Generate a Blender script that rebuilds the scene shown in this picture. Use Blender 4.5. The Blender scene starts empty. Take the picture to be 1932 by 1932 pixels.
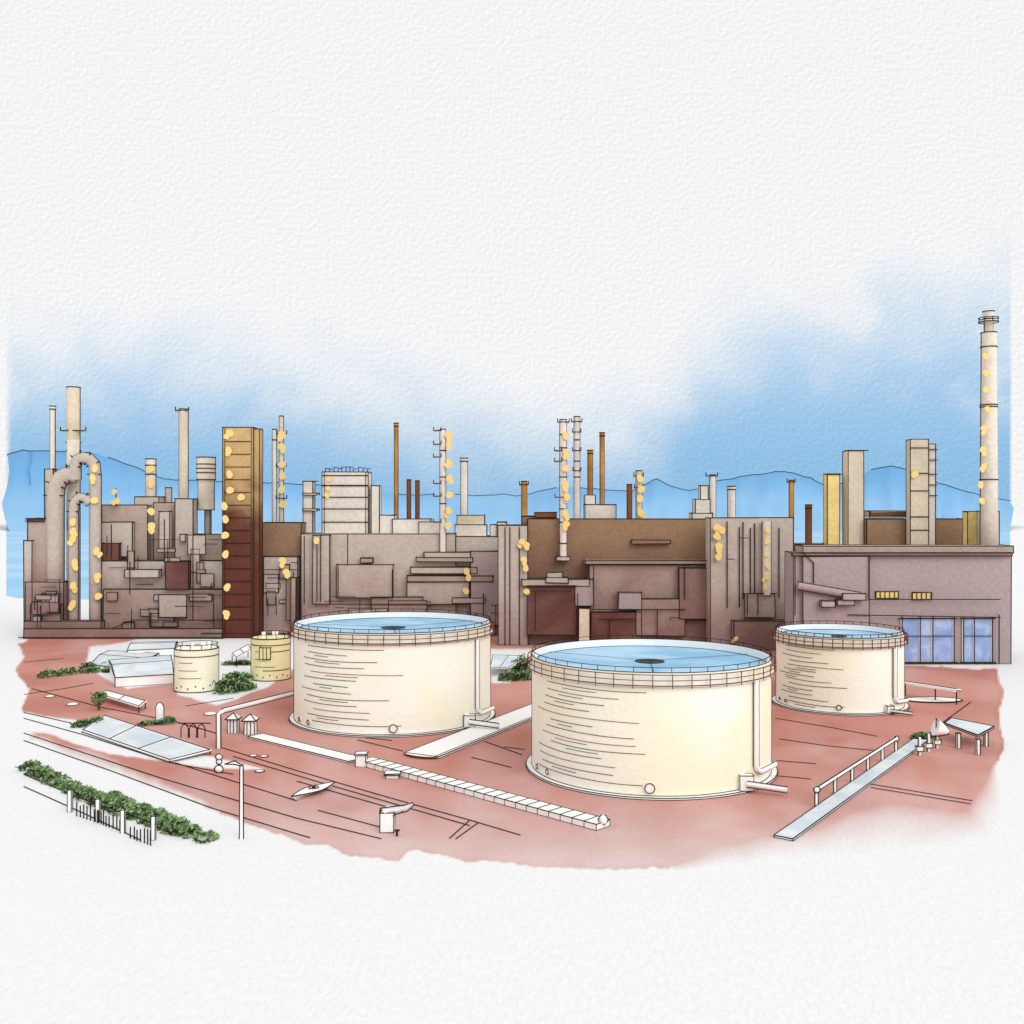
import bpy, math, random
import numpy as np
from mathutils import Vector
random.seed(7); np.random.seed(7)
R=random
F=1932.0; H=44.0; HY=960.0; CX=966.0
scene=bpy.context.scene
scene.view_settings.view_transform='Standard'; scene.view_settings.look='None'; scene.view_settings.exposure=0

def gp(x,y,z=0.0):
    d=F*(H-z)/(y-HY); return Vector(((x-CX)/F*d,d,z))
def at(x,y,d): return Vector(((x-CX)/F*d,d,H-(y-HY)/F*d))
def Zy(y,d): return H-(y-HY)/F*d
def Xx(x,d): return (x-CX)/F*d

# ---------------- materials
def lin(c):
    c=c/255.0
    return c/12.92 if c<=0.04045 else ((c+0.055)/1.055)**2.4
def col(rgb,k=1.0): return tuple(min(0.9,lin(v)*k) for v in rgb)+(1,)
K=0.98
MATS={}
def mat(name,top,bot=None,z0=0,z1=35,grain=0.8,var=0.09,bump=0.3,rough=0.9,blot=0.06,aniso=(1,1,1),attr=None,white=None,spec=0.06,det=2):
    if name in MATS: return MATS[name]
    m=bpy.data.materials.new(name); m.use_nodes=True; nt=m.node_tree; N=nt.nodes; L=nt.links
    b=N['Principled BSDF']; b.inputs['Roughness'].default_value=rough
    b.inputs['Specular IOR Level'].default_value=spec
    if var==0 and bump==0:
        b.inputs['Base Color'].default_value=col(top,K); MATS[name]=m; return m
    geo=N.new('ShaderNodeNewGeometry'); mp=N.new('ShaderNodeMapping'); mp.inputs['Scale'].default_value=aniso
    L.new(geo.outputs['Position'],mp.inputs['Vector'])
    n1=N.new('ShaderNodeTexNoise'); n1.inputs['Scale'].default_value=grain; n1.inputs['Detail'].default_value=det; n1.inputs['Roughness'].default_value=0.6
    n2=N.new('ShaderNodeTexNoise'); n2.inputs['Scale'].default_value=blot; n2.inputs['Detail'].default_value=2; n2.inputs['Distortion'].default_value=0.6
    L.new(mp.outputs[0],n1.inputs['Vector']); L.new(geo.outputs['Position'],n2.inputs['Vector'])
    if bot is None: bot=tuple(v*0.93 for v in top)
    mix=N.new('ShaderNodeMix'); mix.data_type='RGBA'
    mix.inputs['A'].default_value=col(bot,K); mix.inputs['B'].default_value=col(top,K)
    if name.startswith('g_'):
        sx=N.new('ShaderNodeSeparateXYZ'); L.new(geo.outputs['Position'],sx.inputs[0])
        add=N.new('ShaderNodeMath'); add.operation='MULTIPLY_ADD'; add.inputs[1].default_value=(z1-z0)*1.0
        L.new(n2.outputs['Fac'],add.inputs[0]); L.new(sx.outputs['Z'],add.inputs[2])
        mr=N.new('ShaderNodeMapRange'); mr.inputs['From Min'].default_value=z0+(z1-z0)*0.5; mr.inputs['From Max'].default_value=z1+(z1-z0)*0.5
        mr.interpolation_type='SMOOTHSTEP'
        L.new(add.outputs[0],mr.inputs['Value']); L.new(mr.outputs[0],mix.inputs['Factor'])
    else:
        mr=N.new('ShaderNodeMapRange'); mr.inputs['From Min'].default_value=0.35; mr.inputs['From Max'].default_value=0.6
        L.new(n2.outputs['Fac'],mr.inputs['Value']); L.new(mr.outputs[0],mix.inputs['Factor'])
    out=mix.outputs['Result']
    if attr:
        a=N.new('ShaderNodeAttribute'); a.attribute_name=attr
        m2=N.new('ShaderNodeMix'); m2.data_type='RGBA'; m2.inputs['A'].default_value=white
        L.new(a.outputs['Fac'],m2.inputs['Factor']); L.new(out,m2.inputs['B']); out=m2.outputs['Result']
    hv=N.new('ShaderNodeHueSaturation')
    mv=N.new('ShaderNodeMapRange'); mv.inputs['From Min'].default_value=0.3; mv.inputs['From Max'].default_value=0.7
    mv.inputs['To Min'].default_value=1-var; mv.inputs['To Max'].default_value=1+var
    L.new(n1.outputs['Fac'],mv.inputs['Value']); L.new(mv.outputs[0],hv.inputs['Value']); L.new(out,hv.inputs['Color'])
    L.new(hv.outputs[0],b.inputs['Base Color'])
    if bump>0:
        bp=N.new('ShaderNodeBump'); bp.inputs['Strength'].default_value=bump; bp.inputs['Distance'].default_value=0.5/grain
        L.new(n1.outputs['Fac'],bp.inputs['Height']); L.new(bp.outputs[0],b.inputs['Normal'])
    MATS[name]=m; return m

INK=mat('ink_dark',(48,38,34),bump=0,var=0)
RUSTINK=mat('rust_dark',(118,68,52),bump=0,var=0)
M=dict(
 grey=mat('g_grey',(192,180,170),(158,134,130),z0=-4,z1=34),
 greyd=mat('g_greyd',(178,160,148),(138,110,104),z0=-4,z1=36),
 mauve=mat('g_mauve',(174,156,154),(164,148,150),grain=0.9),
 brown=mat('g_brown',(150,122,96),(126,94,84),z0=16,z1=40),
 dark=mat('dark_maroon',(116,80,74),(96,60,56)),
 dark2=mat('dark_brown',(144,118,112),(134,106,100)),
 tan=mat('tan',(222,208,184)),
 light=mat('light',(230,222,212)),
 yel=mat('yellow',(244,218,142)),
 orange=mat('orange',(200,148,72),(160,108,56)),
 rust=mat('rust',(138,84,50)),
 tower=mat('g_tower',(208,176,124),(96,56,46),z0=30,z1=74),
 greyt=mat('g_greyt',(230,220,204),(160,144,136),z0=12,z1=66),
 white=mat('white_paint',(248,247,244),(242,242,240),grain=1.6,var=0.03,bump=0.2),
 cream=mat('cream',(251,247,226),(246,239,212),grain=1.7,var=0.04,bump=0.3),
 yelcream=mat('yelcream',(248,238,186),grain=1.7,var=0.05),
 glassb=mat('window_blue',(140,165,212),(178,194,226),grain=1.0,blot=0.2,rough=0.35,spec=0.2),
 bluew=mat('pale_blue',(200,212,220),(226,230,232),grain=1.6,blot=0.15,var=0.04),
 roofb=mat('roof_blue',(176,210,232),(140,184,216),grain=1.6,blot=0.08,var=0.05),
 lampy=mat('lamp_yellow',(240,213,138),bump=0,var=0,rough=1,spec=0),
 gl=mat('leaf_light',(152,178,130),bump=0,var=0), gd=mat('leaf_dark',(96,126,80),bump=0,var=0),gm=mat('leaf_mid',(126,154,104),bump=0,var=0),
 bark=mat('bark',(96,70,52)),
)

# ---------------- geometry builder
class G:
    def __init__(s,name,base): s.name=name; s.base=Vector((base[0],base[1],0)); s.parts={}
    def _p(s,part,m):
        k=(part,m.name)
        if k not in s.parts: s.parts[k]=([],[],m,[])
        return s.parts[k]
    def add(s,part,m,vs,fs,smooth=False):
        V,Fc,_,S=s._p(part,m); o=len(V)
        V.extend([tuple(Vector(v)-s.base) for v in vs]); Fc.extend([tuple(i+o for i in f) for f in fs]); S.extend([smooth]*len(fs))
    def box(s,part,m,x0,x1,y0,y1,z0,z1,ink=0):
        vs=[(x0,y0,z0),(x1,y0,z0),(x1,y1,z0),(x0,y1,z0),(x0,y0,z1),(x1,y0,z1),(x1,y1,z1),(x0,y1,z1)]
        s.add(part,m,vs,[(3,2,1,0),(4,5,6,7),(0,1,5,4),(1,2,6,5),(2,3,7,6),(3,0,4,7)])
        if ink:
            for a,b in ((0,1),(4,5),(0,4),(1,5),(4,7),(5,6),(6,7),(2,6),(3,7)):
                j=lambda v:(v[0]+R.uniform(-.35,.35)*ink,v[1],v[2]+R.uniform(-.35,.35)*ink)
                s.bar('ink_line',INK,j(vs[a]),j(vs[b]),ink*R.uniform(.7,1.05))  # ink outline bars added along the box edges
    def bar(s,part,m,p,q,w,h=None):
        p=Vector(p); q=Vector(q); t=q-p; l=t.length
        if l<1e-4: return
        t/=l; up=Vector((0,0,1)) if abs(t.z)<0.95 else Vector((0,1,0))
        a=t.cross(up).normalized(); b=a.cross(t).normalized(); h=h or w
        a*=w/2; b*=h/2; e=t*(w*0.4 if h==w else 0)
        vs=[p-e-a-b,p-e+a-b,p-e+a+b,p-e-a+b,q+e-a-b,q+e+a-b,q+e+a+b,q+e-a+b]
        s.add(part,m,vs,[(0,1,2,3),(7,6,5,4),(0,4,5,1),(1,5,6,2),(2,6,7,3),(3,7,4,0)])
    def line(s,pts,w,part='ink_line',m=None):
        for a,b in zip(pts[:-1],pts[1:]): s.bar(part,m or INK,a,b,w)
    def tube(s,part,m,pts,r,n=12,cap=True):
        pts=[Vector(p) for p in pts]; vs=[];fs=[]
        rr=r if isinstance(r,(list,tuple)) else [r]*len(pts)
        ref=None
        for i,p in enumerate(pts):
            t=(pts[min(i+1,len(pts)-1)]-pts[max(i-1,0)]).normalized()
            if ref is None: ref=Vector((0,1,0)) if abs(t.y)<0.8 else Vector((0,0,1))
            a=t.cross(ref).normalized(); b=a.cross(t).normalized()
            for k in range(n):
                an=2*math.pi*k/n; vs.append(p+(a*math.cos(an)+b*math.sin(an))*rr[i])
        for i in range(len(pts)-1):
            for k in range(n):
                k2=(k+1)%n; fs.append((i*n+k,i*n+k2,(i+1)*n+k2,(i+1)*n+k))
        s.add(part,m,vs,fs,True)
        if cap: s.add(part,m,vs[:n],[tuple(range(n))]); s.add(part,m,vs[-n:],[tuple(reversed(range(n)))])
    def cyl(s,part,m,cx,cy,z0,z1,r0,r1=None,n=28): s.tube(part,m,[(cx,cy,z0),(cx,cy,z1)],[r0,r0 if r1 is None else r1],n)
    def ring(s,part,m,cx,cy,z,r,w,n=72,a0=0,a1=None,h=None):
        full=a1 is None; a1=2*math.pi if full else a1; k=n if full else max(4,int(n*abs(a1-a0)/6.283))
        P=[(cx+r*math.sin(a0+(a1-a0)*i/k),cy-r*math.cos(a0+(a1-a0)*i/k),z) for i in range(k+1)]
        for a,b in zip(P[:-1],P[1:]): s.bar(part,m,a,b,w,h)
    def disc(s,part,m,cx,cy,z,r,n=72): s.add(part,m,[(cx+r*math.cos(6.28318*i/n),cy+r*math.sin(6.28318*i/n),z) for i in range(n)],[tuple(range(n))])
    def blob(s,part,m,c,rx,ry,rz,n=9,jit=0.12):
        vs=[];fs=[]; c=Vector(c); k=6
        for i in range(k+1):
            th=math.pi*i/k
            for j in range(n):
                ph=2*math.pi*j/n; q=1+R.uniform(-jit,jit)
                vs.append(c+Vector((rx*q*math.sin(th)*math.cos(ph),ry*q*math.sin(th)*math.sin(ph),rz*q*math.cos(th))))
        for i in range(k):
            for j in range(n):
                j2=(j+1)%n; fs.append((i*n+j,(i+1)*n+j,(i+1)*n+j2,i*n+j2))
        s.add(part,m,vs,fs,True)
    def done(s):
        e=bpy.data.objects.new(s.name,None); e.location=s.base; e.empty_display_size=1; scene.collection.objects.link(e)
        for (part,_),(V,Fc,m,S) in s.parts.items():
            me=bpy.data.meshes.new(part); me.from_pydata(V,[],Fc); me.materials.append(m)
            me.polygons.foreach_set('use_smooth',S); me.update()
            if any(S): 
                try: me.set_sharp_from_angle(angle=math.radians(50))
                except Exception: pass
            o=bpy.data.objects.new(part,me); o.parent=e; scene.collection.objects.link(o)
        return e

LW=0.00086
def fb(g,part,m,x0,x1,yt,yb,d,dep,ink=True):
    z0=0 if yb is None else max(0,Zy(yb,d))
    g.box(part,M[m],Xx(x0,d),Xx(x1,d),d,d+dep,z0,Zy(yt,d),LW*d if ink else 0)
def pl(g,x0,y0,x1,y1,d,w=1.0): g.bar('ink_line',INK,at(x0,y0,d),at(x1,y1,d),LW*d*w)
LC=[0]
def lamps(g,pts,d,rpx=8):
    # flat bulkhead lamps with an irregular outline
    for x,y in pts:
        for rep in range(2 if R.random()<.35 else 1):
            LC[0]+=1
            c=at(x+R.uniform(-2,2)+rep*R.uniform(-4,4),y+rep*R.uniform(5,9),d-0.4-(LC[0]%9)*.05); r=rpx/F*d*.82*(1 if rep==0 else .8)
            n=16; ph=R.uniform(0,6)
            rs=[r*(1+.12*math.sin(2*k*.3927+ph)+.06*math.sin(3*k*.3927+ph*2)+R.uniform(-.04,.04)) for k in range(n)]
            f=[c+Vector((rs[k]*math.cos(k*.3927),0,rs[k]*1.1*math.sin(k*.3927))) for k in range(n)]
            b=[p+Vector((0,.35,0)) for p in f]
            g.add('lamp',M['lampy'],f+b,[tuple(range(n))]+[(k,n+k,n+(k+1)%n,(k+1)%n) for k in range(n)])
def col_l(x,y0,y1,step): 
    o=[];y=y0
    while y<y1: o.append((x,y)); y+=step*R.uniform(.8,1.4)
    return o

# ---------------- GROUND
WV=.80
WHITE=(WV,WV,WV*1.01,1)
mg=mat('ground_white',(240,240,240),(240,240,240),grain=2.0,var=0.03,bump=0.12,aniso=(1,0.42,1))
for n in mg.node_tree.nodes:
    if n.bl_idname=='ShaderNodeMix': n.inputs['A'].default_value=WHITE; n.inputs['B'].default_value=WHITE
gm=bpy.data.meshes.new('ground'); S_=9000
gm.from_pydata([(-S_,-S_,0),(S_,-S_,0),(S_,S_,0),(-S_,S_,0)],[],[(0,1,2,3)]); gm.materials.append(mg)
scene.collection.objects.link(bpy.data.objects.new('ground',gm))

def sdist(px,py,poly):
    n=len(poly); dmin=np.full(px.shape,1e9); ins=np.zeros(px.shape,bool)
    for i in range(n):
        x0,y0=poly[i]; x1,y1=poly[(i+1)%n]
        ex,ey=x1-x0,y1-y0; t=np.clip(((px-x0)*ex+(py-y0)*ey)/(ex*ex+ey*ey),0,1)
        dmin=np.minimum(dmin,np.hypot(px-x0-t*ex,py-y0-t*ey))
        c=((y0>py)!=(y1>py))&(px<(x1-x0)*(py-y0)/((y1-y0) if y1!=y0 else 1e-9)+x0); ins^=c
    return np.where(ins,dmin,-dmin)
def vnoise(px,py,s,seed):
    rs=np.random.RandomState(seed); g=rs.rand(256,256)
    x=px/s; y=py/s; xi=np.floor(x).astype(int); yi=np.floor(y).astype(int); fx=x-xi; fy=y-yi
    fx=fx*fx*(3-2*fx); fy=fy*fy*(3-2*fy); G_=lambda a,b:g[a%256,b%256]
    return (G_(xi,yi)*(1-fx)+G_(xi+1,yi)*fx)*(1-fy)+(G_(xi,yi+1)*(1-fx)+G_(xi+1,yi+1)*fx)*fy
main=[(28,1212),(60,1204),(560,1185),(900,1185),(1400,1190),(1500,1215),(1700,1256),(1882,1262),(1890,1300),(1884,1340),(1894,1400),(1884,1450),(1890,1510),(1872,1585),(1700,1604),(1500,1618),(1290,1640),(1050,1641),(960,1630),(860,1622),(770,1604),(752,1622),(690,1618),(540,1580),(440,1542),(300,1490),(120,1425),(52,1396),(60,1370),(42,1335),(56,1300),(32,1262),(44,1240)]
holes=[[(40,1344),(170,1366),(340,1416),(440,1436),(500,1452),(440,1452),(330,1440),(210,1424),(100,1388),(40,1376)],
 [(170,1222),(330,1196),(338,1285),(240,1300),(160,1262)],
 [(330,1190),(560,1190),(556,1262),(500,1300),(410,1330),(335,1312)],
 [(922,1226),(1003,1226),(1003,1245),(962,1290),(926,1290)]]
ys=np.concatenate([np.arange(1180,1400,2.5),np.arange(1400,1662,2.5),np.array([1680,1760,1900,2100,2400])]); xs=np.concatenate([np.array([-700.,-300.,-60.]),np.arange(4,1930,4.0),np.array([2000.,2300.,2700.])])
PX,PY=np.meshgrid(xs,ys)
dd=F*H/(PY-HY); VX=(PX-CX)/F*dd
nz=(vnoise(PX,PY,44,1)-.5)*11+(vnoise(PX,PY,14,2)-.5)*4+(vnoise(PX,PY,6,3)-.5)*2
sd=sdist(PX,PY,main)+nz
soft=3+95*np.clip((PX-1250)/400,0,1)*np.clip((PY-1430)/120,0,1)+55*np.clip((470-PX)/300,0,1)*np.clip((PY-1360)/60,0,1)*0.5
soft=soft*(0.6+0.8*vnoise(PX,PY,70,12))
w=np.clip(sd/soft+0.5*(soft<6),0,1)
edge=1+0.12*np.exp(-(np.clip(sd-3,0,99)/4)**2)*(soft<6)
for h in holes:
    w*=1-np.clip((sdist(PX,PY,h)+nz*.5)/3+.5,0,1)
w=w*edge*(1-0.42*np.clip((PY-1450)/185,0,1))*(0.84+0.24*vnoise(PX,PY,90,5)+0.12*vnoise(PX,PY*2,35,6))*0.95
w=np.clip(w,0,1)
ny,nx=PX.shape
V=np.stack([VX.ravel(),dd.ravel(),np.full(VX.size,0.02)],1)
I=np.arange(ny*nx).reshape(ny,nx)
Fq=np.stack([I[1:,:-1].ravel(),I[1:,1:].ravel(),I[:-1,1:].ravel(),I[:-1,:-1].ravel()],1)
me=bpy.data.meshes.new('red_earth_yard'); me.from_pydata(V.tolist(),[],Fq.tolist())
at_=me.attributes.new('wash','FLOAT','POINT'); at_.data.foreach_set('value',w.ravel().astype(np.float32))
mr_=mat('red_earth',(200,144,133),(186,124,112),grain=2.0,var=0.035,bump=0.5,blot=0.03,aniso=(1,0.42,1),attr='wash',white=WHITE)
me.materials.append(mr_); scene.collection.objects.link(bpy.data.objects.new('red_earth_yard',me))

# water + hills
def shore(pts):
    return [(Xx(x,F*H/(y-HY)),F*H/(y-HY),0.05) for x,y in pts]
top=[(12,982),(1906,982)]
bot=[(1906,1080),(1500,1100),(900,1110),(300,1124),(180,1132),(60,1126),(36,1129),(12,1124)]
me=bpy.data.meshes.new('water'); P_=shore(top+bot); me.from_pydata(P_,[],[tuple(range(len(P_)))])
me.materials.append(mat('water_blue',(150,196,228),(172,208,234),grain=0.25,blot=0.01,rough=0.8,var=0.04,bump=0.1,aniso=(1,.3,1)))
scene.collection.objects.link(bpy.data.objects.new('water',me))
ridge=[(14,858),(45,850),(110,852),(180,855),(250,880),(310,905),(400,908),(500,911),(600,915),(700,922),(760,935),(850,932),(905,936),(950,932),(975,937),(1060,918),(1110,922),(1190,928),(1215,915),(1240,903),(1265,917),(1300,926),(1330,920),(1352,908),(1420,896),(1480,889),(1530,902),(1560,920),(1600,908),(1640,888),(1680,879),(1720,888),(1770,912),(1820,926),(1860,938),(1885,942),(1906,946)]
D=2600
rx=np.array([p[0] for p in ridge],float); ry=np.array([p[1] for p in ridge],float)
xs=np.arange(14,1908,5.0); yy=np.interp(xs,rx,ry)+(vnoise(xs,xs*0,11,9)-.5)*2.0
hv=[];hf=[];rows=6
for i,(x,y) in enumerate(zip(xs,yy)):
    for j in range(rows):
        t=j/(rows-1); d=D-600*(1-t); zt=Zy(y,D)*(t**1.3)
        q=at(x,y,D)
        hv.append((q.x*(d/D),d+(vnoise(np.array([x]),np.array([j*9.]),17,4)[0]-.5)*60*(1 if j<rows-1 else 0),zt))
for i in range(len(xs)-1):
    for j in range(rows-1):
        a=i*rows+j; hf.append((a,a+rows,a+rows+1,a+1))
nb=len(hv)
for i in range(len(xs)):
    x,y,z=hv[i*rows+rows-1]; hv.append((x,y+600,0))
for i in range(len(xs)-1): hf.append((i*rows+rows-1,(i+1)*rows+rows-1,nb+i+1,nb+i))
g=G('distant_hills',(0,D)); g.add('slope',mat('g_hill',(110,166,212),(146,190,225),z0=-10,z1=150,grain=0.1,var=0.03,bump=0.1,blot=0.002),hv,hf,True)
for i in range(len(xs)-1):
    if vnoise(xs[i:i+1],xs[i:i+1]*0,60,8)[0]>0.15:
        g.bar('ridge_line',INK,hv[i*rows+rows-1],hv[(i+1)*rows+rows-1],LW*D*1.25)
g.done()

# ---------------- tanks
M['cream_t']=mat('cream_tank',(252,249,234),(248,240,214),grain=1.6,var=0.03,bump=0.3,blot=.05)
def tank(px,d,r,h):
    cx=Xx(px,d); cy=d; g=G('storage_tank',(cx,cy)); w=LW*d*1.05
    off=math.atan2(-cx,cy)
    def pt(a,rr,z):
        a=a+off
        return Vector((cx+rr*math.sin(a),cy-rr*math.cos(a),z))
    n=96
    vs=[];fs=[]
    for z in (0,h*.25,h*.5,h*.75,h):
        for k in range(n):
            a=2*math.pi*k/n; vs.append((cx+r*math.sin(a),cy-r*math.cos(a),z))
    for i in range(4):
        for k in range(n): k2=(k+1)%n; fs.append((i*n+k,i*n+k2,(i+1)*n+k2,(i+1)*n+k))
    g.add('shell',M['cream_t'],vs,fs,True)
    ri=r-.35; vs=[]
    for z in (h-2,h):
        for k in range(n):
            a=2*math.pi*k/n; vs.append((cx+ri*math.sin(a),cy-ri*math.cos(a),z))
    g.add('inner_wall',M['white'],vs,[(k,n+k,n+(k+1)%n,(k+1)%n) for k in range(n)],True)
    vs=[(cx+rr*math.sin(2*math.pi*k/n),cy-rr*math.cos(2*math.pi*k/n),h) for rr in (ri,r) for k in range(n)]
    g.add('top_lip',M['white'],vs,[(k,n+k,n+(k+1)%n,(k+1)%n) for k in range(n)])
    g.disc('floating_roof',M['roofb'],cx,cy,h-1.3,ri)
    g.cyl('roof_hub',mat('hub_dark',(72,72,74)),cx,cy,h-1.3,h-1.15,r*.125)
    for a_ in (-2.0,2.1,.05): g.bar('roof_ladder',INK,(cx,cy,h-1.1),pt(a_,ri,h-1.1),w*.5,.05)
    rr=r+.75
    g.ring('walkway',M['white'],cx,cy,h-2.0,r+.4,.8,n=96,h=.15)
    for z,ww in ((h-1.9,1.0),(h-1.1,.7),(h-.25,.8)): g.ring('railing',RUSTINK,cx,cy,z,rr,w*ww,n=96)
    g.ring('rim_edge',INK,cx,cy,h+.02,r,w*.7,n=96); g.ring('rim_edge',RUSTINK,cx,cy,h-2.2,r+.05,w*.8,n=96)
    g.ring('rim_edge',INK,cx,cy,h-1.25,ri,w*.6,n=96)
    g.ring('back_rail',INK,cx,cy,h+.75,r-.05,w*.6,n=96)
    np_=44
    for k in range(np_):
        a=2*math.pi*k/np_+.03
        g.bar('railing_posts',RUSTINK,(cx+rr*math.sin(a),cy-rr*math.cos(a),h-2.3),(cx+rr*math.sin(a),cy-rr*math.cos(a),h-.2),w*.85)
        g.bar('railing_posts',INK,(cx+r*math.sin(a),cy-r*math.cos(a),h),(cx+r*math.sin(a),cy-r*math.cos(a),h+.75),w*.6)
    g.tube('base_plate',M['white'],[(cx,cy,0),(cx,cy,.35)],r+1.0,n=96)
    g.ring('ink_line',INK,cx,cy,.35,r+1.0,w*.7,n=96); g.ring('ink_line',INK,cx,cy,.05,r+1.05,w*.7,n=96); g.ring('ink_line',INK,cx,cy,.4,r+.02,w*.6,n=96)
    ta=math.acos(r/d)
    for s_ in (-1,1): g.bar('shell_outline',INK,pt(s_*ta,r+.02,.4),pt(s_*ta,r+.02,h),w*.8)  # added ink outline bars at the shell's silhouette as the camera sees it
    nl=13
    for k in range(nl):
        z=h*.84-(h*.74)*k/(nl-1)
        a0=R.uniform(-1.15,-.85) if k>1 else -.95; a1=R.uniform(-.5,-.1) if k%4 else R.uniform(-.1,.12)
        aa=[a0+(a1-a0)*i/14 for i in range(15)]
        g.line([pt(a,r+.03,z+.05*math.sin(a*6+k)) for a in aa],w*.5,'plate_seams',RUSTINK if k%3==1 else INK)
        if R.random()<.3:
            g.line([pt(a,r+.03,z-.5) for a in aa[3:9]],w*.42,'plate_seams')
    aP=.93; P=[pt(aP,r+.5,h-2.1),pt(aP,r+.5,3.8)]
    for i in range(1,7):
        t=i/6*math.pi/2; P.append(pt(aP+.09*(1-math.cos(t)),r+.5,3.8-1.4*math.sin(t)))
    P.append(pt(aP+.42,r+.7,2.0))
    g.tube('downpipe',M['white'],P,.42,10)
    for s_ in(-1,1): g.line([p+Vector((s_*.42,-.1,0)) if i<3 else p+Vector((0,-.1,s_*-.42 if s_<0 else -.42)) for i,p in enumerate(P)],w*.6)
    b=pt(.78,r+.9,0); s=1.35*r/20
    g.box('valve_box',M['white'],b.x-s*.8,b.x+s*.8,b.y-.4,b.y+1.2,.35,.35+s*1.7,w*.8)
    g.tube('outlet_pipe',M['white'],[(b.x,b.y-.4,1.1*s),(b.x+4.2*s,b.y-2.2,.8*s)],.34*s,10)
    for q in(.36,-.36): g.bar('ink_line',INK,(b.x,b.y-.7,1.1*s+q*s),(b.x+4.2*s,b.y-2.5,.8*s+q*s),w*.7)
    for a,q in ((0.0,.75),(-.93,.42),(-1.12,.38)):
        c=pt(a,r,1.3+q*.4); c2=pt(a,r+.35,1.3+q*.4); q*=r/20
        g.tube('manhole_cover',M['white'],[c,c2],q,16); 
        t=(c2-c).normalized(); u=t.cross(Vector((0,0,1)))
        ringp=[c2+u*q*math.cos(i*.5236)+Vector((0,0,q*math.sin(i*.5236))) for i in range(13)]
        g.line(ringp,w*.9,'manhole_cover_rim',RUSTINK)
    g.done()
tank(1226,175.6,20.2,19.1)
tank(742,218.4,20.7,19.9)
tank(1583,231.8,13.8,16.4)

# ---------------- stacks
def stack(name,x0,x1,yt,d,m='tan',yb=None,cap=0,rings=(),plats=(),lp=None,taper=1.0,lamp_r=8):
    xc=(x0+x1)/2; X=Xx(xc,d); r=(x1-x0)/2/F*d; z1=Zy(yt,d); z0=0 if yb is None else Zy(yb,d); w=LW*d
    g=G(name,(X,d)); r1=r*taper
    g.cyl('shaft',M[m],X,d,z0,z1,r,r1,20)
    for s_ in(-1,1): g.bar('shaft_outline',INK,(X+s_*r,d,z0),(X+s_*r1,d,z1),w)  # ink outline bars added down the left and right of the shaft
    g.ring('top_ring',INK,X,d,z1,r1,w,n=20)
    if cap:
        g.cyl('cap',M[m],X,d,z1-.8,z1+.3,r1+cap/F*d,None,20); g.ring('cap_ring',INK,X,d,z1+.3,r1+cap/F*d,w,n=20); g.ring('cap_ring',INK,X,d,z1-.8,r1+cap/F*d,w,n=20)
    for y in rings:
        z=Zy(y,d); g.ring('band',INK,X,d,z,(r+(r1-r)*(z-z0)/(z1-z0))+.05,w*1.1,n=20)
    for (y,a,b) in plats:
        g.box('platform',M[m],Xx(a,d),Xx(b,d),d-r*.8,d+r*.8,Zy(y,d)-.4,Zy(y,d)+.1); pl(g,a,y,b,y,d-r*.9); pl(g,a,y,a,y-6,d-r*.9); pl(g,b,y,b,y-6,d-r*.9)
    if lp: lamps(g,lp,d-r-.2,lamp_r)
    g.done()

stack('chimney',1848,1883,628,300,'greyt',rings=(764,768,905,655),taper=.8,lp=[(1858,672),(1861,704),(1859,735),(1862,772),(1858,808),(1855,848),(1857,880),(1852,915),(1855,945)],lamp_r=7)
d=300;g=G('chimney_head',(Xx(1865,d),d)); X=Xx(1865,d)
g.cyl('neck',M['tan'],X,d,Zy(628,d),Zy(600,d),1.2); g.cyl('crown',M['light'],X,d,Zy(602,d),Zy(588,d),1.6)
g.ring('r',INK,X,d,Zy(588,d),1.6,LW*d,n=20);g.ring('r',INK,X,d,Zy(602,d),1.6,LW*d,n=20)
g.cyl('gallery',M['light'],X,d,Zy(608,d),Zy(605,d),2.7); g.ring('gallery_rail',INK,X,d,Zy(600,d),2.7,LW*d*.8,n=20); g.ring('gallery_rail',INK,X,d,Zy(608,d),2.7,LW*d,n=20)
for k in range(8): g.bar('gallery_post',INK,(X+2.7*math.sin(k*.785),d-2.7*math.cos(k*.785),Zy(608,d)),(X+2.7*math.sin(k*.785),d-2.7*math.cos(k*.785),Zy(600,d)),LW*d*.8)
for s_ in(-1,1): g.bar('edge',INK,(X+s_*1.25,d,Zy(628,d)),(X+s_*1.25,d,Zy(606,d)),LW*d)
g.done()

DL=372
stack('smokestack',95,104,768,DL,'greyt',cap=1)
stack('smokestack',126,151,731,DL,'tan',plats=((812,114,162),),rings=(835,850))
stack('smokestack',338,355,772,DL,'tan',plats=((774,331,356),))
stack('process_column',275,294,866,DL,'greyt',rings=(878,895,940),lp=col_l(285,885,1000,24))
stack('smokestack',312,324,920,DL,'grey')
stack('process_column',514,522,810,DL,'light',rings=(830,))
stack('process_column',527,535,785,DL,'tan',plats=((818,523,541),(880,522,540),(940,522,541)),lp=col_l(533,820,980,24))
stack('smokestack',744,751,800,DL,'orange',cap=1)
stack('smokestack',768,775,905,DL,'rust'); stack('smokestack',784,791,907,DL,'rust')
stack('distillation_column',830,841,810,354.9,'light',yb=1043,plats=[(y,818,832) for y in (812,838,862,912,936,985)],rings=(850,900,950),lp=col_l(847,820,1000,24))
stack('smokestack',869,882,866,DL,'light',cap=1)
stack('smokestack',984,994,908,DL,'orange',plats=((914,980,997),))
stack('distillation_column',1056,1069,792,333.5,'light',yb=1058,plats=[(796,1052,1074),(850,1046,1060),(870,1046,1060),(938,1047,1072)],rings=(820,845,900,960,985,1025),lp=col_l(1068,822,1000,24))
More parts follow.
